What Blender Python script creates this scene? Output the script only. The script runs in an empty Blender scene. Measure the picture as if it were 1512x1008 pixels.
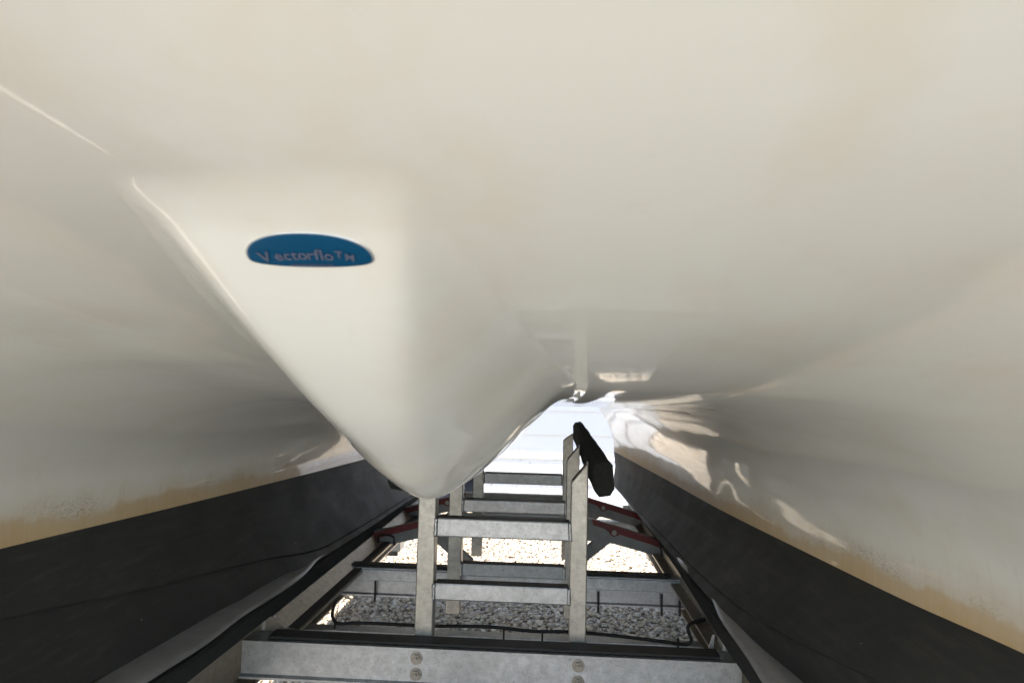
import bpy, bmesh, math, random
import numpy as np
from mathutils import Vector, Matrix
random.seed(4); rng = np.random.default_rng(4)
scene = bpy.context.scene
COL = scene.collection

# ---------------------------------------------------------------- camera
CAM = Vector((.16, 0, 1.35))
yc = Vector((59/1008, -74/1008, -1)).normalized()
r_ = math.radians(1.1)
xc = Vector((math.cos(r_), -math.sin(r_), 0)); xc.z = -(xc.x*yc.x + xc.y*yc.y)/yc.z; xc.normalize()
zc = xc.cross(yc)
cam_d = bpy.data.cameras.new('camera'); cam = bpy.data.objects.new('camera', cam_d); COL.objects.link(cam)
cam_d.sensor_width = 36; cam_d.lens = 24; cam_d.clip_start = .01; cam_d.clip_end = 600
cam.matrix_world = Matrix.Translation(CAM) @ Matrix((xc, yc, zc)).to_4x4()
cam_d.dof.use_dof = True; cam_d.dof.focus_distance = 2.0; cam_d.dof.aperture_fstop = 13
scene.camera = cam

# ---------------------------------------------------------------- light
SUN_DIR = Vector((-.85, -.36, 1.75)).normalized()      # towards the sun
world = bpy.data.worlds.new('World'); scene.world = world; world.use_nodes = True
wn = world.node_tree.nodes; wl = world.node_tree.links
bg = wn['Background']; sky = wn.new('ShaderNodeTexSky'); sky.sky_type = 'NISHITA'; sky.sun_disc = False
sky.sun_elevation = math.asin(SUN_DIR.z); sky.sun_rotation = math.atan2(SUN_DIR.x, SUN_DIR.y)
wl.new(sky.outputs[0], bg.inputs[0]); bg.inputs[1].default_value = .15
sd = bpy.data.lights.new('sun', 'SUN'); sd.energy = 4.6; sd.angle = math.radians(.53); sd.color = (1, .965, .91)
so = bpy.data.objects.new('sun', sd); COL.objects.link(so)
so.rotation_euler = (-SUN_DIR).to_track_quat('-Z', 'Y').to_euler()
vs = scene.view_settings; vs.view_transform = 'Standard'; vs.look = 'None'; vs.gamma = 1; vs.exposure = 1.72
vs.use_curve_mapping = False
scene.cycles.max_bounces = 10; scene.cycles.diffuse_bounces = 6; scene.cycles.glossy_bounces = 5

# ---------------------------------------------------------------- materials
def mat(name, col, rough=.5, metal=0, coat=0, spec=.5):
    m = bpy.data.materials.new(name); m.use_nodes = True
    b = m.node_tree.nodes['Principled BSDF']
    b.inputs['Base Color'].default_value = (*col, 1); b.inputs['Roughness'].default_value = rough
    b.inputs['Metallic'].default_value = metal; b.inputs['Coat Weight'].default_value = coat
    b.inputs['Coat Roughness'].default_value = .04
    b.inputs['Specular IOR Level'].default_value = spec
    return m
class NT:
    def __init__(s, m): s.t = m.node_tree; s.n = s.t.nodes; s.b = s.n['Principled BSDF']
    def new(s, k, **kw):
        n = s.n.new(k)
        for a, v in kw.items(): setattr(n, a, v)
        return n
    def link(s, a, b): s.t.links.new(a, b)
    def co(s, kind='Object', scale=(1, 1, 1)):
        c = s.new('ShaderNodeTexCoord'); mp = s.new('ShaderNodeMapping'); mp.inputs['Scale'].default_value = scale
        s.link(c.outputs[kind], mp.inputs[0]); return mp.outputs[0]
    def noise(s, vec, scale, detail=4, rough=.6):
        n = s.new('ShaderNodeTexNoise'); n.inputs['Scale'].default_value = scale
        n.inputs['Detail'].default_value = detail; n.inputs['Roughness'].default_value = rough
        s.link(vec, n.inputs['Vector']); return n.outputs[0]
    def ramp(s, v, *st):
        r = s.new('ShaderNodeValToRGB'); e = r.color_ramp.elements
        while len(e) < len(st): e.new(.5)
        for q, (p, c) in zip(e, st):
            q.position = p; q.color = (*c, 1) if isinstance(c, tuple) else (c, c, c, 1)
        s.link(v, r.inputs[0]); return r.outputs[0]
    def mix(s, f, a, b, mode='MIX'):
        n = s.new('ShaderNodeMix', data_type='RGBA', blend_type=mode)
        for sock, v in ((n.inputs[0], f), (n.inputs[6], a), (n.inputs[7], b)):
            if hasattr(v, 'links'): s.link(v, sock)
            elif isinstance(v, tuple): sock.default_value = (*v, 1)
            else: sock.default_value = v
        return n.outputs[2]
    def math(s, op, a, b=0., c=None):
        n = s.new('ShaderNodeMath', operation=op)
        for i, v in enumerate((a, b, c)):
            if v is None: continue
            if hasattr(v, 'links'): s.link(v, n.inputs[i])
            else: n.inputs[i].default_value = v
        return n.outputs[0]
    def bump(s, h, strength=.3, dist=.01, prev=None):
        n = s.new('ShaderNodeBump'); n.inputs['Strength'].default_value = strength; n.inputs['Distance'].default_value = dist
        s.link(h, n.inputs['Height'])
        if prev is not None: s.link(prev, n.inputs['Normal'])
        return n.outputs[0]

def mat_gelcoat():
    m = mat('gelcoat', (.80, .775, .70), .42, coat=.9, spec=.5); t = NT(m)
    uv = t.new('ShaderNodeUVMap'); uv.uv_map = 'hull'
    sp = t.new('ShaderNodeSeparateXYZ'); t.link(uv.outputs[0], sp.inputs[0])
    u, v = sp.outputs[0], sp.outputs[1]
    o = t.co()
    base = t.mix(t.noise(o, 3.0, 3), (.83, .86, .832), (.805, .836, .808))
    # faint yellowed patches
    pt = t.ramp(t.noise(t.co(scale=(3, 2.2, 3)), 2.2, 4), (.52, 0.), (.75, 1.))
    base = t.mix(t.math('MULTIPLY', pt, .35), base, (.74, .66, .52))
    # scum stain band above the waterline, v = height above it in metres
    wob = t.math('MULTIPLY', t.math('SUBTRACT', t.noise(t.co(scale=(1, 1.2, 1)), 4.5, 7, .68), .5), .12)
    vv = t.math('ADD', v, wob)
    band = t.ramp(vv, (.0, 1.), (.032, .88), (.047, .5), (.10, .2), (.24, 0.))
    streak = t.ramp(t.noise(t.co(scale=(9, 9, .6)), 8, 5, .7), (.3, .88), (.7, 1.0))
    col = t.mix(t.math('MULTIPLY', band, streak), base, (.56, .40, .20))
    runs = t.ramp(t.noise(t.co(scale=(7, 7, .35)), 9, 6, .7), (.56, 0.), (.72, 1.))
    rz = t.ramp(v, (.02, 1.), (.30, 0.))
    col = t.mix(t.math('MULTIPLY', t.math('MULTIPLY', runs, rz), .30), col, (.50, .43, .30))
    spots = t.ramp(t.noise(t.co(scale=(1, .8, 1)), 34, 7, .75), (.60, 0.), (.74, 1.))
    col = t.mix(t.math('MULTIPLY', spots, .16), col, (.60, .57, .47))
    hz = t.ramp(t.noise(t.co(scale=(.9, 26, 4)), 6, 3, .6), (.70, 0.), (.74, 1.))
    col = t.mix(t.math('MULTIPLY', hz, .07), col, (.5, .47, .4))
    # dark algae line on the upper edge of the band, broken
    al = t.ramp(vv, (.030, 0.), (.046, 1.), (.060, .8), (.085, 0.))
    an = t.ramp(t.noise(t.co(scale=(1, 1, 2.5)), 120, 8, .85), (.50, 0.), (.62, 1.))
    an2 = t.ramp(t.noise(o, 2.6, 2), (.42, 0.), (.6, 1.))
    col = t.mix(t.math('MULTIPLY', t.math('MULTIPLY', al, an), t.math('MULTIPLY', an2, .9)), col, (.10, .075, .045))
    # sparse dark specks
    vo = t.new('ShaderNodeTexVoronoi'); vo.inputs['Scale'].default_value = 16; t.link(o, vo.inputs['Vector'])
    sk = t.math('LESS_THAN', vo.outputs['Distance'], .017)
    sel = t.new('ShaderNodeSeparateColor'); t.link(vo.outputs['Color'], sel.inputs[0])
    sk = t.math('MULTIPLY', t.math('MULTIPLY', sk, t.math('LESS_THAN', v, .30)), t.math('GREATER_THAN', sel.outputs[0], .5))
    col = t.mix(t.math('MULTIPLY', sk, .6), col, (.16, .12, .08))
    t.link(col, t.b.inputs['Base Color'])
    rr = t.ramp(t.noise(t.co(scale=(2, 1, 2)), 6, 4), (.3, .03), (.8, .09)); 
    t.link(rr, t.b.inputs['Coat Roughness'])
    w = t.bump(t.noise(t.co(scale=(1, .7, 1)), 5, 2, .4), .06, .03)
    w = t.bump(t.noise(t.co(scale=(1, .35, 1.6)), 26, 3, .5), .035, .006, w)
    t.link(w, t.b.inputs['Coat Normal'])
    return m
def mat_bottom():
    m = mat('bottom_paint', (.022, .023, .02), .6, spec=.22); t = NT(m); o = t.co()
    c = t.mix(t.ramp(t.noise(t.co(scale=(1, .5, 1)), 4, 7, .65), (.3, 0.), (.7, 1.)), (.029, .030, .029), (.042, .042, .039))
    br = t.ramp(t.noise(t.co(scale=(10, 1.0, 10)), 5, 6, .7), (.50, 0.), (.8, 1.))
    c = t.mix(t.math('MULTIPLY', br, .45), c, (.085, .075, .06))
    vo = t.new('ShaderNodeTexVoronoi'); vo.inputs['Scale'].default_value = 24; t.link(o, vo.inputs['Vector'])
    sel = t.new('ShaderNodeSeparateColor'); t.link(vo.outputs['Color'], sel.inputs[0])
    sk = t.math('MULTIPLY', t.math('LESS_THAN', vo.outputs['Distance'], .035), t.math('GREATER_THAN', sel.outputs[1], .8))
    c = t.mix(sk, c, (.35, .33, .25)); t.link(c, t.b.inputs['Base Color'])
    t.link(t.ramp(t.noise(o, 9, 5), (.3, .5), (.75, .68)), t.b.inputs['Roughness'])
    t.link(t.bump(t.noise(t.co(scale=(1, .6, 1)), 60, 5), .12, .002), t.b.inputs['Normal'])
    return m
def mat_alu(name, c1, c2, metal=.85, rough=.38, brush=(1, 14, 14)):
    m = mat(name, c1, rough, metal); t = NT(m); o = t.co()
    a = t.ramp(t.noise(o, 45, 7, .75), (.35, 0.), (.65, 1.))
    c = t.mix(a, c1, c2)
    spk = t.ramp(t.noise(o, 170, 4, .6), (.60, 0.), (.68, 1.))
    c = t.mix(t.math('MULTIPLY', spk, .5), c, (.13, .10, .075))
    big = t.ramp(t.noise(o, 4, 4), (.4, 0.), (.7, 1.))
    c = t.mix(t.math('MULTIPLY', big, .35), c, tuple(x*.55 for x in c2))
    t.link(c, t.b.inputs['Base Color'])
    br = t.noise(t.co(scale=brush), 40, 4, .6)
    t.link(t.math('ADD', t.math('MULTIPLY', br, .22), rough-.08), t.b.inputs['Roughness'])
    t.link(t.bump(br, .12, .001, t.bump(t.noise(o, 90, 3), .12, .001)), t.b.inputs['Normal'])
    return m
def mat_noise(name, c1, c2, scale, rough, bump=.3, dist=.002, spec=.5, metal=0):
    m = mat(name, c1, rough, metal, spec=spec); t = NT(m); o = t.co()
    t.link(t.mix(t.ramp(t.noise(o, scale, 6, .7), (.35, 0.), (.65, 1.)), c1, c2), t.b.inputs['Base Color'])
    t.link(t.bump(t.noise(o, scale*1.7, 5, .7), bump, dist), t.b.inputs['Normal'])
    return m
GEL = mat_gelcoat(); BOT = mat_bottom()
ALU = mat_alu('aluminium', (.56, .585, .61), (.38, .395, .41), brush=(1, 14, 14))
ALU_V = mat_alu('aluminium_post', (.53, .52, .48), (.35, .342, .32), brush=(14, 14, 1))
ALU_Y = mat_alu('aluminium_rail', (.40, .375, .32), (.27, .25, .215), brush=(14, 1, 14))
STEEL = mat_noise('zinc_bolt', (.36, .34, .31), (.22, .21, .19), 90, .35, .2, .001, metal=.9)
FELT = mat_noise('bunk_felt', (.016, .018, .018), (.040, .043, .042), 420, .95, .9, .003, .2)
SLICK = mat_noise('bunk_slick_strip', (.22, .22, .22), (.18, .18, .18), 12, .25, .1, .002)
FOAM = mat_noise('guide_foam', (.013, .015, .015), (.033, .037, .036), 260, .9, .9, .004, .25)
RED = mat_noise('red_paint', (.17, .012, .012), (.11, .010, .010), 14, .42, .1)
GREYP = mat_noise('galvanised_arm', (.27, .275, .27), (.20, .205, .20), 22, .5, .15, .001, metal=.35)
RUB = mat('black_rubber', (.012, .012, .012), .6)
DECK = mat_noise('deck_gelcoat', (.78, .77, .72), (.74, .73, .69), 5, .35, .05)
BLUE = mat('badge_blue', (.001, .062, .150), .4, spec=.2); LETTER = mat('badge_letter', (.10, .12, .19), .5, spec=.1)
CHROME = mat('badge_rim', (.55, .6, .65), .2, .6)
SIDING = mat_noise('white_siding', (.66, .67, .68), (.62, .63, .64), 4, .6, .2, .001)
def mat_siding():
    t = NT(SIDING); o = t.co('Generated'); g = t.new('ShaderNodeNewGeometry'); sp = t.new('ShaderNodeSeparateXYZ')
    t.link(g.outputs['Position'], sp.inputs[0])
    h = t.math('SUBTRACT', 1.0, t.math('DIVIDE', sp.outputs[2], .75))
    h = t.math('MAXIMUM', h, 0.)
    n = t.noise(g.outputs['Position'], 24, 6, .75)
    s = t.math('MULTIPLY', t.ramp(n, (.55, 0.), (.62, 1.)), h)
    n2 = t.ramp(t.noise(g.outputs['Position'], 3, 3), (.35, .3), (.6, 1.))
    c = t.mix(t.math('MULTIPLY', s, n2), (.66, .67, .68), (.13, .12, .11)); t.link(c, t.b.inputs['Base Color'])
mat_siding()
def stone_col(t, vec):
    return t.ramp(vec, (.0, (.62, .53, .40)), (.25, (.46, .37, .26)), (.45, (.70, .62, .51)), (.65, (.54, .42, .29)), (.85, (.74, .68, .58)), (1., (.44, .35, .26)))
STONE = mat('gravel_stone', (.5, .45, .4), .85); t = NT(STONE)
ri = t.new('ShaderNodeVertexColor'); ri.layer_name = 'tone'
c = stone_col(t, ri.outputs[0]); c = t.mix(.35, c, t.ramp(t.noise(t.co(), 130, 4), (.3, .35), (.7, 1.)), 'MULTIPLY'); t.link(c, t.b.inputs['Base Color'])
GROUND = mat('gravel_ground', (.4, .36, .3), .9); t = NT(GROUND); o = t.co()
vo = t.new('ShaderNodeTexVoronoi'); vo.inputs['Scale'].default_value = 36; t.link(o, vo.inputs['Vector'])
sc_ = t.new('ShaderNodeSeparateColor'); t.link(vo.outputs['Color'], sc_.inputs[0])
c = t.mix(t.ramp(vo.outputs['Distance'], (.35, 0.), (.7, .8)), stone_col(t, sc_.outputs[0]), (.16, .14, .115))
t.link(c, t.b.inputs['Base Color'])
t.link(t.bump(t.ramp(vo.outputs['Distance'], (0., 1.), (.7, 0.)), .9, .02), t.b.inputs['Normal'])

# ---------------------------------------------------------------- helpers
def link(o, parent=None):
    COL.objects.link(o)
    if parent is not None: o.parent = parent
    return o
def empty(name, loc=(0, 0, 0), parent=None):
    o = bpy.data.objects.new(name, None); o.location = loc; o.empty_display_size = .1; return link(o, parent)
def tag(o, label=None, cat=None, group=None, kind=None):
    for k, v in (('label', label), ('category', cat), ('group', group), ('kind', kind)):
        if v: o[k] = v
    return o
def obj(name, bm, m, parent=None, smooth=False, loc=None):
    me = bpy.data.meshes.new(name); bmesh.ops.recalc_face_normals(bm, faces=bm.faces[:]); bm.to_mesh(me); bm.free()
    for mm in (m if isinstance(m, (list, tuple)) else [m]): me.materials.append(mm)
    if smooth: me.polygons.foreach_set('use_smooth', [True]*len(me.polygons))
    o = bpy.data.objects.new(name, me)
    if loc is not None: o.location = loc
    return link(o, parent)
def dup(o, parent, loc=None):
    c = o.copy(); link(c); c.parent = parent
    if loc is not None: c.location = loc
    return c
def bevel(bm, w, seg=2):
    bmesh.ops.bevel(bm, geom=bm.edges[:], offset=w, segments=seg, profile=.5, affect='EDGES', clamp_overlap=True)
def add_box(bm, x0, x1, y0, y1, z0, z1):
    vs = [bm.verts.new((x, y, z)) for x in (x0, x1) for y in (y0, y1) for z in (z0, z1)]
    for f in ((0, 1, 3, 2), (4, 6, 7, 5), (0, 4, 5, 1), (2, 3, 7, 6), (0, 2, 6, 4), (1, 5, 7, 3)): bm.faces.new([vs[i] for i in f])
    return vs
def box(name, x0, x1, y0, y1, z0, z1, m, parent, bev=.003):
    bm = bmesh.new(); add_box(bm, x0, x1, y0, y1, z0, z1)
    if bev: bevel(bm, bev)
    return obj(name, bm, m, parent)
def extrude_poly(pts, a0, a1, axis, bev=0):
    """polygon in two axes pushed along the third. axis 0: pts=(y,z); 1: pts=(x,z); 2: pts=(x,y)"""
    bm = bmesh.new(); rings = []
    for a in (a0, a1):
        rings.append([bm.verts.new({0: (a, p[0], p[1]), 1: (p[0], a, p[1]), 2: (p[0], p[1], a)}[axis]) for p in pts])
    n = len(pts); bm.faces.new(rings[0][::-1]); bm.faces.new(rings[1])
    for i in range(n): bm.faces.new((rings[0][i], rings[0][(i+1) % n], rings[1][(i+1) % n], rings[1][i]))
    if bev: bevel(bm, bev)
    return bm
def tube(bm, pts, r, n=8):
    pts = [Vector(p) for p in pts]; prev = None; rings = []
    for i, p in enumerate(pts):
        d = (pts[min(i+1, len(pts)-1)]-pts[max(i-1, 0)]).normalized()
        up = Vector((0, 0, 1)) if abs(d.z) < .9 else Vector((1, 0, 0))
        a = d.cross(up).normalized() if prev is None else (prev-d*prev.dot(d)).normalized(); prev = a
        b = d.cross(a)
        rings.append([bm.verts.new(p+(a*math.cos(2*math.pi*k/n)+b*math.sin(2*math.pi*k/n))*r) for k in range(n)])
    for i in range(len(rings)-1):
        for k in range(n): bm.faces.new((rings[i][k], rings[i][(k+1) % n], rings[i+1][(k+1) % n], rings[i+1][k]))
    bm.faces.new(rings[0][::-1]); bm.faces.new(rings[-1])
def catmull(pts, sub=8):
    pts = [Vector(p) for p in pts]; P = [pts[0]*2-pts[1]]+pts+[pts[-1]*2-pts[-2]]; out = []
    for i in range(1, len(P)-2):
        for k in range(sub):
            t = k/sub; a, b, c, d = P[i-1:i+3]
            out.append(.5*((2*b)+(c-a)*t+(2*a-5*b+4*c-d)*t*t+(3*b-a-3*c+d)*t**3))
    return out+[pts[-1]]
def spl(xs, ys):
    """smooth monotone cubic through a table"""
    xs = np.array(xs, float); ys = np.array(ys, float); h = np.diff(xs); d = np.diff(ys)/h
    m = np.zeros(len(xs)); m[0] = d[0]; m[-1] = d[-1]
    for i in range(1, len(xs)-1):
        if d[i-1]*d[i] > 0:
            w1 = 2*h[i]+h[i-1]; w2 = h[i]+2*h[i-1]; m[i] = (w1+w2)/(w1/d[i-1]+w2/d[i])
    def f(x):
        x = np.clip(np.asarray(x, float), xs[0], xs[-1]); i = np.clip(np.searchsorted(xs, x)-1, 0, len(xs)-2)
        t = (x-xs[i])/h[i]
        return (1+2*t)*(1-t)**2*ys[i]+t*(1-t)**2*h[i]*m[i]+t*t*(3-2*t)*ys[i+1]+t*t*(t-1)*h[i]*m[i+1]
    return f

# ================================================================ ground
def sheet(name, x0, x1, y0, y1, z, m):
    bm = bmesh.new(); bm.faces.new([bm.verts.new(p) for p in ((x0, y0, z), (x1, y0, z), (x1, y1, z), (x0, y1, z))])
    return tag(obj(name, bm, m), kind='structure')
sheet('ground', -300, 300, -300, 300, -.004, GROUND)

# ================================================================ white building behind the stern
YB = 8.0
bld = tag(empty('white_building', (0, YB, 0)), 'white building clad in wide horizontal lap siding, seen through the gap under the boat', 'building')
PL = .277
def plank_mesh(x0, x1):
    return extrude_poly([(-.018, 0), (-.018, .012), (0, PL+.012), (.012, PL+.012), (.012, 0)], x0, x1, 0)
BAY_DARK = mat_noise('added_bay_dark', (.16, .155, .15), (.12, .115, .11), 3, .8)  # open bay with dark interior, unseen, added to darken reflections in the hulls
for x0, x1, n0 in ((-.62, 7.0, 0), (-7.0, -4.6, 0), (-7., 7., 9)):
    p0 = obj('siding_plank', plank_mesh(x0, x1), SIDING, bld, loc=(0, 0, .02+PL*n0))
    for i in range(n0+1, 9 if n0 == 0 else 11): dup(p0, bld, (0, 0, .02+PL*i))
    if n0 == 0: box('pier', x0+.01, x1-.01, .02, .3, 0, .02+PL*9, SIDING, bld, 0)
box('header', -6.95, 6.95, .02, .3, .021+PL*9, 3.05, SIDING, bld, 0)
box('added_bay_back', -6.95, 6.95, 5, 5.1, 0, 3.05, BAY_DARK, bld, 0)
box('added_bay_side', -6.95, -6.8, .31, 4.99, 0, 3.05, BAY_DARK, bld, 0); box('added_bay_side', 6.8, 6.95, .31, 4.99, 0, 3.05, BAY_DARK, bld, 0)
box('added_bay_floor', -6.78, 6.78, .31, 4.99, 0, .01, BAY_DARK, bld, 0)
bm = extrude_poly([(-.5, 3.1), (2.5, 4.0), (5.5, 3.1), (5.5, 2.98), (-.5, 2.98)], -7.4, 7.4, 0)
obj('roof', bm, GREYP, bld)

# ================================================================ boat
boat = tag(empty('catamaran', (0, 1, 0)), 'off white and black twin hulled boat resting on the trailer, seen from beneath', 'boat')
boat.location = (0, 0, 0)
Y0, Y1 = -.80, 4.55
zroof = spl([-.95, -.62, -.3, 0, .2, .3, .36, .45, .6, .8, .96, 1.2, 1.5, 1.8, 2.2, 3.0, 4.55], [2.0, 1.80, 1.65, 1.555, 1.497, 1.470, 1.456, 1.436, 1.405, 1.372, 1.351, 1.334, 1.322, 1.313, 1.312, 1.32, 1.33])
zfac = spl([.1, .30, .370, .388, .417, .451, .491, .543, .61, .707, .80, .92, 1.05, 1.3, 2.0, 3.2], [1.63, 1.494, 1.4513, 1.441, 1.422, 1.3992, 1.374, 1.3452, 1.3116, 1.2713, 1.234, 1.203, 1.198, 1.21, 1.27, 1.40])
lift = spl([-.95, -.3, 0, .10, .20, .30, .36, .45, .6, .8, 1.0, 1.6, 4.55], [0, -.045, -.045, -.034, -.021, -.0065, .0, .010, .024, .032, .030, 0, 0])
wfac = spl([.25, .37, .388, .417, .451, .491, .543, .61, .707, .80, .92, 4.], [.095, .0735, .0695, .0630, .0555, .0475, .0400, .0315, .0225, .014, .005, .002])
rfac = spl([.25, .367, .512, .65, .92, 1.2, 4.], [.0045, .0055, .0080, .012, .024, .03, .03])
def zpod(x, y):
    w, r = wfac(y), rfac(y)
    e = r*.55
    a = np.sqrt(x*x+e*e)-e
    return zfac(y)+1.06*r*(np.logaddexp(0, (a-w)/r)-np.logaddexp(0, -w/r))
def smin(a, b, k):
    h = np.clip(.5+.5*(b-a)/k, 0, 1); return b*(1-h)+a*h-k*h*(1-h)
# (Y, x, z) tables of the hull's long curves, left and right
LW = ([-.62, .2, .8, 1.294, 1.827, 3.149, 4.55], [1.08, 1.02, .955, .906, .835, .695, .59], [1.38, 1.12, 1.035, 1.02, 1.02, 1.02, 1.02])
RW = ([-.62, .2, .8, 1.201, 1.477, 1.873, 2.487, 3.441, 4.55], [1.10, 1.06, .985, .941, .892, .845, .779, .704, .572], [1.38, 1.06, .955, .94, .94, .94, .94, .945, .97])
LC = ([-.62, .2, .8, 1.289, 1.563, 2.022, 2.50, 4.55], [1.09, 1.03, .96, .891, .792, .708, .645, .57], [1.34, 1.0, .92, .89, .87, .83, .775, .77])
RC = ([-.62, .2, .8, 1.394, 1.602, 2.002, 2.6, 4.55], [1.10, 1.03, .87, .745, .705, .665, .64, .57], [1.34, .96, .87, .835, .815, .785, .77, .765])
LK = ([-.62, .2, .8, 1.356, 1.809, 2.213, 4.55], [1.10, 1.0, .85, .735, .692, .640, .57], [1.30, .86, .78, .758, .752, .752, .752])
RK = ([-.62, .2, .8, 1.521, 1.841, 2.126, 4.55], [1.11, 1.0, .82, .689, .649, .635, .57], [1.30, .86, .78, .758, .752, .752, .752])
T = {}
for n, tb in dict(LW=LW, RW=RW, LC=LC, RC=RC, LK=LK, RK=RK).items(): T[n] = (spl(tb[0], tb[1]), spl(tb[0], tb[2]))

ys = np.concatenate([np.linspace(Y0, .25, 40)[:-1], np.linspace(.25, 1.15, 226)[:-1], np.linspace(1.15, 2.2, 70)[:-1], np.linspace(2.2, Y1, 70)])
xc_ = np.linspace(-.33, .33, 265)
NS = 44
def side_profile(y, s):
    W = T['RW' if s > 0 else 'LW']; xw, zw = float(W[0](y)), float(W[1](y)); zr = float(zroof(y))+(float(lift(y)) if s < 0 else 0)
    d = zr-zw
    g = float(np.clip((y-1.6)/2.4, 0, 1)); q = lambda f: .33+(xw-.33)*f
    pts = [(.33, zr), (q(.34), zr-(.02+.06*g)*d), (q(.60), zr-(.12+.12*g)*d), (q(.82), zr-(.30+.18*g)*d),
           (q(.955), zr-(.55+.15*g)*d), (q(1.), zr-(.80+.08*g)*d), (xw, zw)]
    sp = catmull([Vector((a, b, 0)) for a, b in pts], 16)
    q = np.array([(p.x, p.y) for p in sp]); L = np.concatenate([[0], np.cumsum(np.hypot(*np.diff(q, axis=0).T))])
    tt = np.linspace(0, L[-1], NS+1)[1:]
    return np.interp(tt, L, q[:, 0]), np.interp(tt, L, q[:, 1]), zw
NX = NS*2+len(xc_)
G = np.zeros((len(ys), NX, 3)); V = np.zeros((len(ys), NX))
for i, y in enumerate(ys):
    sm = np.clip((-xc_+.03)/.11, 0, 1); zr = float(zroof(y))+float(lift(y))*sm*sm*(3-2*sm); zc_ = smin(zr, zpod(xc_, y), float(np.interp(y, [.3, .42, .7, 1.0], [.012, .012, .020, .024])))
    fade = np.clip((.33-np.abs(xc_))/.05, 0, 1); zc_ = zr+(zc_-zr)*fade*fade*(3-2*fade)
    lx, lz, lw = side_profile(y, -1); rx, rz, rw = side_profile(y, 1)
    X = np.concatenate([-lx[::-1], xc_, rx]); Z = np.concatenate([lz[::-1], zc_, rz])
    G[i, :, 0] = X; G[i, :, 1] = y; G[i, :, 2] = Z
    V[i] = Z-np.where(X < 0, lw, rw)
dU = np.gradient(G, axis=0); dV = np.gradient(G, axis=1); N = np.cross(dU, dV); N /= np.linalg.norm(N, axis=2, keepdims=True)
if N[10, NX//2, 2] > 0: N = -N
podmask = (zroof(G[:, :, 1])+lift(G[:, :, 1])*np.clip((-G[:, :, 0]+.03)/.11, 0, 1)-G[:, :, 2] > .004) & (np.abs(G[:, :, 0]) < .32)
quadpod = podmask[:-1, :-1] & podmask[1:, :-1] & podmask[:-1, 1:] & podmask[1:, 1:]

def grid_part(name, sel, extra=None):
    """sheet of the hull moulding with its exact surface normals; extra adds a closing thickness"""
    ii, jj = np.nonzero(sel)
    idx = -np.ones(G.shape[:2], int)
    used = np.zeros(G.shape[:2], bool)
    for a in (0, 1):
        for b in (0, 1): used[ii+a, jj+b] = True
    idx[used] = np.arange(used.sum())
    co = G[used]; no = N[used]; v = V[used]
    faces = np.stack([idx[ii, jj], idx[ii, jj+1], idx[ii+1, jj+1], idx[ii+1, jj]], 1)
    p = faces[0]; nn = np.cross(co[p[1]]-co[p[0]], co[p[2]]-co[p[0]])
    if nn @ no[p[0]] < 0: faces = faces[:, ::-1]
    me = bpy.data.meshes.new(name)
    me.from_pydata(co.tolist(), [], faces.tolist())
    uvl = me.uv_layers.new(name='hull'); li = np.zeros(len(me.loops), int); me.loops.foreach_get('vertex_index', li)
    uvs = np.stack([co[li, 1], v[li]], 1); uvl.data.foreach_set('uv', uvs.ravel())
    me.materials.append(GEL)
    me.polygons.foreach_set('use_smooth', [True]*len(me.polygons))
    me.normals_split_custom_set_from_vertices(no.tolist())
    o = bpy.data.objects.new(name, me); return link(o, boat)
grid_part('tunnel', ~quadpod)
grid_part('nacelle', quadpod)

# outer topsides, deck and ends (white above the waterline)
def outer(y, s):
    wz = float(T['RW' if s > 0 else 'LW'][1](y)); k = np.clip((y+.62)/1.6, 0, 1); k = k*k*(3-2*k)
    w = 1.30+.25*k; return [(s*w, wz), (s*(w+.03), wz+.25+.1*(1-k)), (s*(w+.05), 2.12), (s*(w-.02), 2.16)]
yo = np.concatenate([np.linspace(Y0, 1.2, 16), np.linspace(1.5, Y1, 10)])
bm = bmesh.new(); rows = []
for y in yo:
    L = outer(y, -1); R = outer(y, 1)
    rows.append([bm.verts.new((x, y, z)) for x, z in R+[(0, 2.22)]+L[::-1]])
for a, b in zip(rows[:-1], rows[1:]):
    for i in range(len(a)-1): bm.faces.new((a[i], a[i+1], b[i+1], b[i]))
obj('deck_and_topsides', bm, DECK, boat)
for nm, gi, yy in (('bow_face', 0, Y0), ('transom', -1, Y1)):
    L = outer(yy, -1); Rr = outer(yy, 1)
    inner = np.array([G[gi][k] for k in list(range(0, NX-1, 4))+[NX-1]])
    ring = np.array([(x, z) for x, z in L]+[(0, 2.22)]+[(x, z) for x, z in Rr[::-1]])
    kx = np.array([0, .08, .24, .27, .5, .73, .76, .92, 1.0]); q = (np.arange(len(inner)))/(len(inner)-1)
    li = np.concatenate([[0], np.cumsum(np.hypot(np.diff(inner[:, 0]), np.diff(inner[:, 2])))]); q = li/li[-1]
    bm = bmesh.new(); A = [bm.verts.new(p) for p in inner]; B = [bm.verts.new((np.interp(t_, kx, ring[:, 0]), yy, np.interp(t_, kx, ring[:, 1]))) for t_ in q]
    for k in range(len(A)-1): bm.faces.new((A[k], A[k+1], B[k+1], B[k]))
    obj(nm, bm, DECK, boat)
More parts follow.
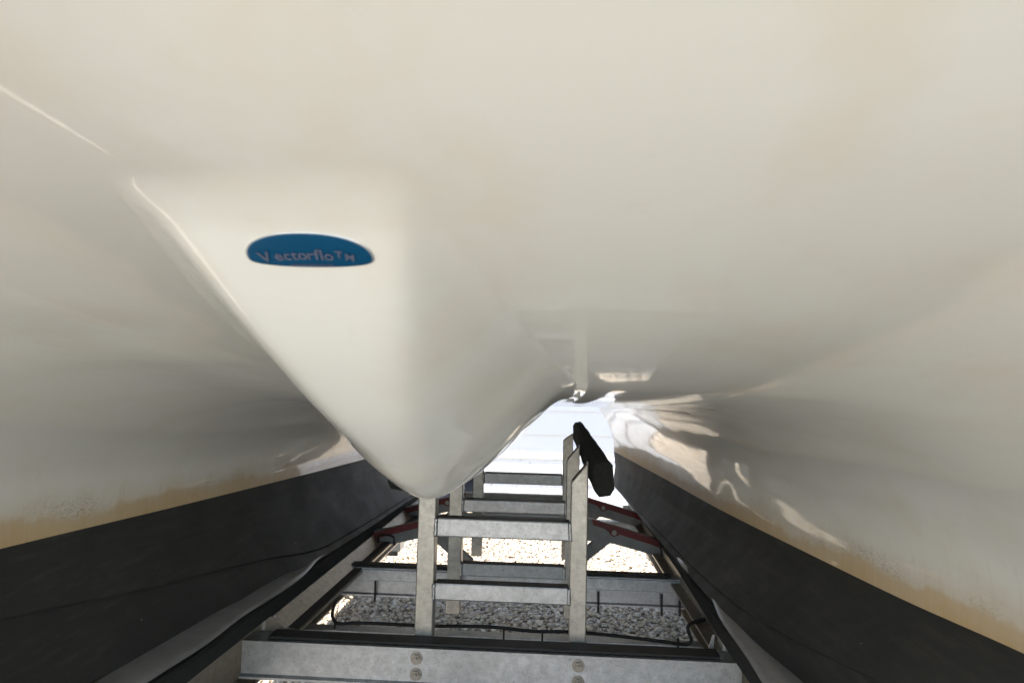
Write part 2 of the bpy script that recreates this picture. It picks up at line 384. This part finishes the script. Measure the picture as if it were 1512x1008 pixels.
# black bottoms
for s, W, C, K in ((-1, 'LW', 'LC', 'LK'), (1, 'RW', 'RC', 'RK')):
    bm = bmesh.new(); rows = []
    yb = np.linspace(Y0, Y1, 90)
    for y in yb:
        w, c, k = [(float(T[q][0](y)), float(T[q][1](y))) for q in (W, C, K)]
        ow = outer(y, s)[0]; ow = (abs(ow[0]), ow[1])
        kx, kz = k; kd = min(1, max(0, (y+.62)/.9))
        pts = [w, ((w[0]*.6+c[0]*.4)+.012, w[1]*.55+c[1]*.45), c, (c[0]+.004, c[1]-.006), ((c[0]+kx)/2, (c[1]+kz)/2-.004), k,
               (kx+(ow[0]-kx)*.25, kz-.06*kd), (kx+(ow[0]-kx)*.46, kz-.20*kd), (kx+(ow[0]-kx)*.50, kz-.205*kd), (kx+(ow[0]-kx)*.88, kz-.08*kd+(ow[1]-kz)*.25), ow]
        rows.append([bm.verts.new((s*x, y, z)) for x, z in pts])
    for a, b in zip(rows[:-1], rows[1:]):
        for i in range(len(a)-1): bm.faces.new((a[i], a[i+1], b[i+1], b[i]))
    for rw in (rows[0], rows[-1]): bm.faces.new(rw)
    o = obj('hull_bottom', bm, BOT, boat, smooth=True)
    if True:
        me = o.data; me.set_sharp_from_angle(angle=math.radians(16))

# blue domed badge on the nacelle's flat face
yb_ = .4025
zb = float(zfac(yb_)); tan = Vector((0, .02, float(zfac(.4125)-zfac(.3925)))).normalized()   # runs down the face, aft
upv = -tan; nrm = Vector((1, 0, 0)).cross(upv).normalized()
if nrm.z > 0: nrm = -nrm
BM = Matrix.Translation(Vector((0.0105, yb_, zb))) @ Matrix((Vector((1, 0, 0)), upv, nrm)).transposed().to_4x4()
BW = .0385
def badge_outline(k=1., n=64):
    out = []
    for i in range(n):
        a = 2*math.pi*i/n; c, s = math.cos(a), math.sin(a)
        x = BW*math.copysign(abs(c)**.92, c); y = (.0195*abs(s)**.95 if s > 0 else -.0085*abs(s)**.62)
        out.append((x*k, (y-.004)*k+.0))
    return out
def badge_mesh(scale_in, z_lo, z_hi, dome):
    bm = bmesh.new(); ol = badge_outline(scale_in)
    rings = [[bm.verts.new((x, y, z_lo)) for x, y in ol]]
    for k in (1., .985, .95, .8, .5, .2):
        rings.append([bm.verts.new((x*k, y*k, z_hi+dome*(1-k**2)**.5 if k < 1 else z_hi)) for x, y in ol])
    for a, b in zip(rings[:-1], rings[1:]):
        for i in range(len(a)): bm.faces.new((a[i], a[(i+1) % len(a)], b[(i+1) % len(a)], b[i]))
    bm.faces.new(rings[-1]); bm.faces.new(rings[0][::-1]); return bm
rim = obj('badge', badge_mesh(1.03, -.003, .0010, .0002), CHROME, boat, smooth=True); rim.matrix_local = BM
face = obj('badge_face', badge_mesh(1.0, .0, .0014, .0012), BLUE, rim, smooth=True)
face.matrix_local = Matrix.Identity(4)
def text(s, size, x, y, off=.0, rot=0., z=.0030, ext=.0001, shear=0):
    cu = bpy.data.curves.new('lettering', 'FONT'); cu.body = s; cu.size = size; cu.align_x = 'CENTER'; cu.offset = off
    cu.extrude = ext; cu.space_character = 1.12
    to = bpy.data.objects.new('tmp', cu); me = bpy.data.meshes.new_from_object(to); bpy.data.objects.remove(to)
    me.materials.append(LETTER); o = bpy.data.objects.new('letter', me); link(o, rim)
    o.matrix_local = Matrix.Translation((x, y, z)) @ Matrix.Rotation(rot, 4, 'Z'); return o
word = [('V', .0135, -.0300, -.0075), ('e', .0125, -.0205, -.0058), ('c', .0125, -.0145, -.0052), ('t', .0125, -.0092, -.0048), ('o', .0125, -.0037, -.0045),
        ('r', .0125, .0016, -.0045), ('f', .0135, .0061, -.0046), ('l', .0135, .0096, -.0048), ('o', .0125, .0144, -.0050), ('T', .0088, .0218, -.0024), ('M', .0088, .0288, -.0052)]
for ch, sz, x, y in word: text(ch, sz*.88, x*.88, y*.85, .00020, -x*5.5, .0032)
# a row of print too small to read
bm = bmesh.new()
for row, n, w in ((-.0098, 15, .0012),):
    for k in range(n):
        x = (k-(n-1)/2)*w*1.5; add_box(bm, x-w*.4, x+w*.4, row-.0008, row+.0008+.0003*(k % 3), .0026, .00275)
obj('small_print', bm, LETTER, rim)

# ================================================================ trailer
tr = tag(empty('boat_trailer', (0, 0, 0)), 'weathered aluminium boat trailer with ladder shaped guide frames and felt covered bunks under the boat', 'trailer')
# front crossbeam, a channel: web, flanges
def crossbeam(y, z0, z1, xh, flange, m):
    bm = extrude_poly([(y+flange, z1), (y-.004, z1), (y-.004, z1-.006), (y, z1-.008), (y, z0+.010), (y-.012, z0+.006), (y-.012, z0), (y+flange, z0), (y+flange, z0+.006), (y+.006, z0+.008), (y+.006, z1-.008), (y+flange, z1-.006)], -xh, xh, 0)
    return obj('crossbeam', bm, m, tr)
crossbeam(1.86, .563, .660, .665, .068, ALU)
crossbeam(2.60, .570, .672, .66, .060, ALU)
box('crossbeam', -.62, .62, 2.10, 2.15, .585, .612, ALU, tr)
box('crossbeam', -.66, .66, 2.585, 2.597, .628, .668, ALU, tr, .002)
crossbeam(3.70, .57, .67, .66, .06, ALU)
# thin black strips lying on the crossbeam flanges
box('beam_top_strip', -.60, .615, 1.872, 1.93, .6615, .668, RUB, tr, .001)
box('beam_top_strip', -.60, .615, 2.612, 2.66, .6735, .679, RUB, tr, .001)
# main rails, webs and flanges
for s in (-1, 1):
    bm = extrude_poly([(s*.70, .63), (s*.70, .638), (s*.82, .638), (s*.82, .63), (s*.763, .626), (s*.763, .476), (s*.82, .472), (s*.82, .464), (s*.70, .464), (s*.70, .472), (s*.757, .476), (s*.757, .626)], .7, 4.5, 1)
    obj('main_rail', bm, ALU_Y, tr)
    # bunk bracket rail: upright web with a flange turned inward
    prof = [(-.617, .699), (-.575, .668), (-.538, .664), (-.538, .655), (-.69, .655), (-.69, .699)] if s < 0 else [(.645, .699), (.640, .664), (.606, .662), (.606, .655), (.69, .655), (.69, .699)]
    bm = extrude_poly(prof, 1.935, 4.3, 1)
    # plank, felt and slick strip
    obj('bunk_rail', bm, ALU_Y, tr)
    if s < 0: box('rail_top_strip', min(s*.572, s*.543), max(s*.572, s*.543), 1.95, 4.2, .6672, .6702, RUB, tr, 0)  # thin black strip over the top of the rail flange
    obj('end_plate', extrude_poly([(s*.600, .6635), (s*.612, .6635), (s*.616, .70), (s*.610, .70)], 1.944, 1.949, 1), ALU, tr)
    bm = extrude_poly([(1.93, .664), (1.945, .735), (1.952, .735), (2.0, .664)], s*.634, s*.642, 0)
    obj('gusset', bm, ALU, tr)
def bunk(s):
    n = 60; yy = np.linspace(.95, 4.35, n); bm = bmesh.new(); rows = []
    for i, y in enumerate(yy):
        wob = .006*math.sin(y*7.3+s)+.005*math.sin(y*15.7)
        xi = .619+.016*max(0, (y-1.9))/.7*(1 if y < 2.6 else .7/(y-1.9) if s > 0 else 0) if s > 0 else .617
        xi = min(xi, .65)
        pts = [(xi+.004, .700), (xi, .704), (xi-.001+wob*.2, .742+wob*.4), (xi+.008, .748+wob*.5), (xi+.14, .748), (xi+.15, .742), (xi+.15, .70)]
        rows.append([bm.verts.new((s*x, y, z)) for x, z in pts])
    for a, b in zip(rows[:-1], rows[1:]):
        for i in range(len(a)): bm.faces.new((a[i], a[(i+1) % len(a)], b[(i+1) % len(a)], b[i]))
    bm.faces.new(rows[0]); bm.faces.new(rows[-1]); o = obj('bunk', bm, FELT, tr)
    bm = bmesh.new(); rows = []
    for i, y in enumerate(yy):
        wob = .010*math.sin(y*6.1+s*1.3)+.007*math.sin(y*11.7+s)
        xi = (.617 if s < 0 else min(.65, .617+.02*max(0, y-1.7)))
        pts = []
        for k in range(9):
            q = k/8; x = xi+.004+q*.12+wob*(1-q); z = .7505+.004*math.sin(q*math.pi*.9)+abs(wob)*.7*math.sin((1-q)*math.pi/2)*math.sin(q*math.pi+.35)
            pts.append((x, z))
        rows.append([bm.verts.new((s*x, y, z)) for x, z in pts])
    for a, b in zip(rows[:-1], rows[1:]):
        for i in range(len(a)-1): bm.faces.new((a[i], a[i+1], b[i+1], b[i]))
    ext = bmesh.ops.extrude_face_region(bm, geom=bm.faces[:]); bmesh.ops.translate(bm, vec=(0, 0, .003), verts=[v for v in ext['geom'] if isinstance(v, bmesh.types.BMVert)])
    obj('slick_strip', bm, SLICK, o, smooth=True)
bunk(-1); bunk(1)
# guide frames: two mitred posts and rungs, three of them
def post(x0, x1, y, z0, z1, zt, flip):
    """box section with its top cut at a slant, high side outboard"""
    lo, hi = (z1, zt) if not flip else (zt, z1)
    bm = extrude_poly([(x0, z0), (x1, z0), (x1, hi), (x0, lo)], y, y+.05, 1)
    bevel(bm, .003)
    o = obj('post', bm, ALU_V, tr)
    # flat black face on the cut, painting the shade inside the hollow tube
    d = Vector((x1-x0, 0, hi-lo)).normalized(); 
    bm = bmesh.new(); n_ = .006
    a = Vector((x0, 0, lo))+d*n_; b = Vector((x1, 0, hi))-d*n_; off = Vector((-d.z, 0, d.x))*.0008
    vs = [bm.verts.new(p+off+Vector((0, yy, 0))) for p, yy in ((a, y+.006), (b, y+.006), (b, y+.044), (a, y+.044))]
    bm.faces.new(vs); obj('mouth_shade', bm, RUB, o)
    return o
def weld(parent, x, y, z0, z1):
    bm = bmesh.new(); pts = [(x+random.uniform(-.001, .001), y-.001+random.uniform(-.001, .001), z0+(z1-z0)*k/10) for k in range(11)]
    tube(bm, pts, .0055, 7); 
    for v in bm.verts: v.co += Vector([random.uniform(-.0009, .0009) for _ in range(3)])
    obj('weld_bead', bm, ALU, parent, smooth=True)
def frame(y, zb, rungs, ztop, zlow):
    xl0, xl1, xr0, xr1 = -.210, -.160, .219, .266
    post(xl0, xl1, y, zb, ztop, zlow, True) if False else post(xl0, xl1, y, zb, ztop, zlow, False)
    post(xr0, xr1, y, zb, zlow, ztop, False)
    for z1, z0 in rungs:
        r = box('rung', xl1+.0005, xr0-.0005, y+.004, y+.046, z0, z1, ALU, tr, .004)
        box('rung_top_strip', xl1+.004, xr0-.004, y+.0045, y+.0435, z1+.0002, z1+.0016, RUB, r, 0)  # thin black strip covering the top face of the rung
        weld(r, xl1+.001, y+.003, z0+.001, z1-.001); weld(r, xr0-.001, y+.003, z0+.001, z1-.001)
frame(1.935, .54, [(.988, .936), (.809, .762)], 1.156, 1.098)
frame(2.53, .535, [(.948, .902), (.717, .672)], 1.157, 1.10)
frame(3.30, .560, [(.955, .904), (.760, .715)], 1.153, 1.118)
# bolts through the front crossbeam
def bolt(x, y, z, r=.0115):
    bm = bmesh.new()
    for rad, a, b, n in ((r*1.45, 0, .002, 20), (r, .002, .009, 6), (r*.45, .009, .015, 12)):
        rings = [[bm.verts.new((rad*math.cos(2*math.pi*k/n), -q, rad*math.sin(2*math.pi*k/n))) for k in range(n)] for q in (a, b)]
        for k in range(n): bm.faces.new((rings[0][k], rings[0][(k+1) % n], rings[1][(k+1) % n], rings[1][k]))
        bm.faces.new(rings[1])
    return obj('bolt', bm, STEEL, tr, loc=(x, y, z))
b0 = bolt(-.187, 1.8598, .634)
for x, z in ((-.187, .592), (.243, .634), (.243, .592)): dup(b0, tr, (x, 1.8598, z))
# foam guide pads leaning on the outer sides of the posts
for s in (-1, 1):
    sx = lambda x: x if s > 0 else .055-x
    bm = bmesh.new()
    near = [(.270, 1.150), (.282, 1.166), (.312, 1.170), (.324, 1.160), (.330, 1.100), (.320, 1.082), (.290, 1.076), (.276, 1.090)]
    far = [(.268, 1.182), (.276, 1.200), (.304, 1.206), (.316, 1.196), (.322, 1.13), (.312, 1.112), (.284, 1.104), (.270, 1.118)]
    rows = []
    for k in range(13):
        q = k/12; y = 1.83+q*1.62
        rows.append([bm.verts.new((sx(a[0]*(1-q)+b[0]*q)+.0012*math.sin(k*2.1+i), y, a[1]*(1-q)+b[1]*q+.0012*math.sin(k*1.3+i))) for i, (a, b) in enumerate(zip(near, far))])
    for a, b in zip(rows[:-1], rows[1:]):
        for i in range(8): bm.faces.new((a[i], a[(i+1) % 8], b[(i+1) % 8], b[i]))
    bm.faces.new(rows[0]); bm.faces.new(rows[-1]); bmesh.ops.bevel(bm, geom=[e for e in bm.edges if e.is_boundary or abs((e.verts[0].co-e.verts[1].co).y) < 1e-6], offset=.002, segments=1, affect='EDGES')
    obj('guide_pad', bm, FOAM, tr)
# cross members with drooping arms and red brackets, two rows
def crossarm(y):
    m = obj('cross_member', extrude_poly([(-.30, .705), (.30, .705), (.30, .800), (-.30, .800)], y, y+.05, 1, .003), GREYP, tr)
    for s in (-1, 1):
        c = .028
        X = lambda v: c+s*v
        a = obj('arm', extrude_poly([(X(.302), .705), (X(.415), .700), (X(.635), .645), (X(.70), .600), (X(.75), .60), (X(.75), .70), (X(.60), .722), (X(.302), .80)], y-.004, y+.044, 1, .003), GREYP, tr)
        rb = obj('red_bracket', extrude_poly([(X(.315), .800), (X(.325), .775), (X(.375), .763), (X(.39), .748), (X(.40), .735), (X(.412), .729), (X(.425), .733), (X(.437), .742), (X(.56), .706), (X(.70), .66), (X(.70), .69), (X(.57), .731), (X(.44), .768), (X(.33), .799)], y-.016, y-.006, 1, .002), RED, a)
        bm = bmesh.new(); n = 14
        for rad, p, q in ((.011, 0, .003), (.006, .003, .007)):
            rr = [[bm.verts.new((rad*math.cos(2*math.pi*k/n), -t_, rad*math.sin(2*math.pi*k/n))) for k in range(n)] for t_ in (p, q)]
            for k in range(n): bm.faces.new((rr[0][k], rr[0][(k+1) % n], rr[1][(k+1) % n], rr[1][k]))
            bm.faces.new(rr[1])
        o = obj('screw', bm, STEEL, a, loc=(X(.413), y-.0165, .747))
        # diagonal brace from the arm down to the middle
        obj('brace', extrude_poly([(X(.20), .60), (X(.235), .565), (X(.40), .700), (X(.33), .706)], y+.002, y+.04, 1, .002), GREYP, tr)
crossarm(3.05); crossarm(3.68)
# brake hose along the beams with clips and hanging loops
bm = bmesh.new()
tube(bm, catmull([(-.606, 2.60, .62), (-.582, 2.50, .623), (-.572, 2.40, .622), (-.525, 2.2, .638), (-.498, 2.12, .640), (-.472, 2.10, .632), (-.40, 2.10, .637), (-.2, 2.10, .637), (-.02, 2.10, .642), (.12, 2.10, .635), (.22, 2.10, .638), (.34, 2.10, .634),
     (.50, 2.10, .622), (.566, 2.10, .617), (.583, 2.10, .628), (.576, 2.105, .655), (.582, 2.12, .667), (.62, 2.16, .668), (.68, 2.2, .668)], 8), .0052, 8)
obj('brake_hose', bm, RUB, tr, smooth=True)
bm = bmesh.new(); tube(bm, [(0, 0, 0), (0, .001, -.028)], .0032, 6); c0 = obj('hose_clip', bm, RUB, tr, loc=(-.485, 2.095, .645))
for x in (-.20, .03, .145, .27, .545): dup(c0, tr, (x, 2.095, .636))
bm = bmesh.new(); tube(bm, catmull([(0, 0, 0), (0, .002, -.05), (0, -.001, -.075)], 3), .0042, 7); h0 = obj('hose_clip', bm, RUB, tr, loc=(-.487, 2.583, .628))
for x in (.345, .575, .640): dup(h0, tr, (x, 2.583, .622))
bm = bmesh.new(); tube(bm, catmull([(-.56, 2.9, .70), (-.55, 2.88, .735), (-.49, 2.86, .735), (-.48, 2.85, .70)], 6), .004, 7); obj('hose_loop', bm, RUB, tr, smooth=True)
bm = bmesh.new(); tube(bm, catmull([(.70, 2.9, .72), (.62, 2.88, .73), (.615, 2.86, .72), (.618, 2.85, .695)], 6), .004, 7); obj('hose_loop', bm, RUB, tr, smooth=True)
# drawbar: two tubes converging ahead of the crossbeams
for s in (-1, 1):
    bm = extrude_poly([(s*.76, .72), (s*.70, .72), (s*.02, -1.7), (s*.09, -1.7)], .47, .56, 2, .004); obj('drawbar', bm, ALU, tr)
# tandem wheels outboard of the hulls, axles, unseen long fenders added to shade gravel
def lathe(prof, n=28):
    bm = bmesh.new(); rows = [[bm.verts.new((x, r*math.cos(2*math.pi*k/n), r*math.sin(2*math.pi*k/n))) for k in range(n)] for x, r in prof]
    for a, b in zip(rows[:-1], rows[1:]):
        for k in range(n): bm.faces.new((a[k], a[(k+1) % n], b[(k+1) % n], b[k]))
    bm.faces.new(rows[0]); bm.faces.new(rows[-1]); return bm
for yw in (3.62, 4.38):
    bm = bmesh.new(); bm.free()
    for s in (-1, 1):
        bm = bmesh.new(); tube(bm, [(s*.80, yw, .32), (s*1.72, yw, .32)], .035, 12); obj('stub_axle', bm, STEEL, tr, smooth=True)
        box('axle_hanger', s*.80-.03, s*.80+.03, yw-.07, yw+.07, .33, .463, ALU, tr)
        w = empty('wheel', (s*1.74, yw, .32), tr)
        obj('tyre', lathe([(-.09, .2), (-.1, .25), (-.09, .30), (-.06, .32), (.06, .32), (.09, .30), (.1, .25), (.09, .2)]), RUB, w, smooth=True)
        obj('rim', lathe([(-.1, .08), (-.08, .19), (.08, .19), (.1, .08)]), STEEL, w)
for s in (-1, 1):
    obj('shade_fender', extrude_poly([(3.15, .30), (3.17, .60), (3.32, .69), (4.68, .69), (4.83, .60), (4.85, .30), (4.86, .30), (4.84, .61), (4.69, .702), (3.31, .702), (3.16, .61), (3.14, .30)], s*1.72-.20, s*1.72+.20, 0), ALU, tr)

# ================================================================ gravel stones, real geometry where the camera sees the ground
def gravel(n):
    bm = bmesh.new(); bmesh.ops.create_icosphere(bm, subdivisions=1, radius=1); bm.verts.ensure_lookup_table()
    bv = np.array([v.co[:] for v in bm.verts]); bf = np.array([[v.index for v in f.verts] for f in bm.faces]); bm.free()
    nv = len(bv)
    x = rng.uniform(-1.9, 1.8, n); y = 3.1+rng.uniform(0, 1, n)**1.15*4.7
    s = rng.lognormal(-4.50, .28, n); sc = np.stack([s*rng.uniform(.8, 1.5, n), s*rng.uniform(.8, 1.3, n), s*rng.uniform(.5, .85, n)], 1)
    ang = rng.uniform(0, 2*np.pi, n); tilt = rng.normal(0, .35, n)
    v = bv[None]*(1+rng.normal(0, .16, (n, nv, 1)))*sc[:, None]
    ct, st = np.cos(tilt)[:, None], np.sin(tilt)[:, None]
    v = np.stack([v[..., 0]*ct-v[..., 2]*st, v[..., 1], v[..., 0]*st+v[..., 2]*ct], 2)
    ca, sa = np.cos(ang)[:, None], np.sin(ang)[:, None]
    v = np.stack([v[..., 0]*ca-v[..., 1]*sa+x[:, None], v[..., 0]*sa+v[..., 1]*ca+y[:, None], v[..., 2]+rng.uniform(-.002, .014, n)[:, None]], 2)
    F = (bf[None]+(np.arange(n)*nv)[:, None, None]).reshape(-1, 3)
    me = bpy.data.meshes.new('gravel'); me.vertices.add(n*nv); me.vertices.foreach_set('co', v.ravel())
    me.loops.add(F.size); me.loops.foreach_set('vertex_index', F.ravel().astype(np.int32))
    me.polygons.add(len(F)); me.polygons.foreach_set('loop_start', np.arange(0, F.size, 3, dtype=np.int32))
    me.update(calc_edges=True)
    at = me.color_attributes.new('tone', 'FLOAT_COLOR', 'POINT'); tc = np.repeat(rng.uniform(0, 1, n), nv); at.data.foreach_set('color', np.stack([tc, tc, tc, np.ones_like(tc)], 1).ravel())
    me.materials.append(STONE); o = bpy.data.objects.new('gravel', me); link(o)
    tag(o, 'loose tan and grey gravel stones covering the ground under the trailer', 'gravel', kind='stuff')
gravel(42000)
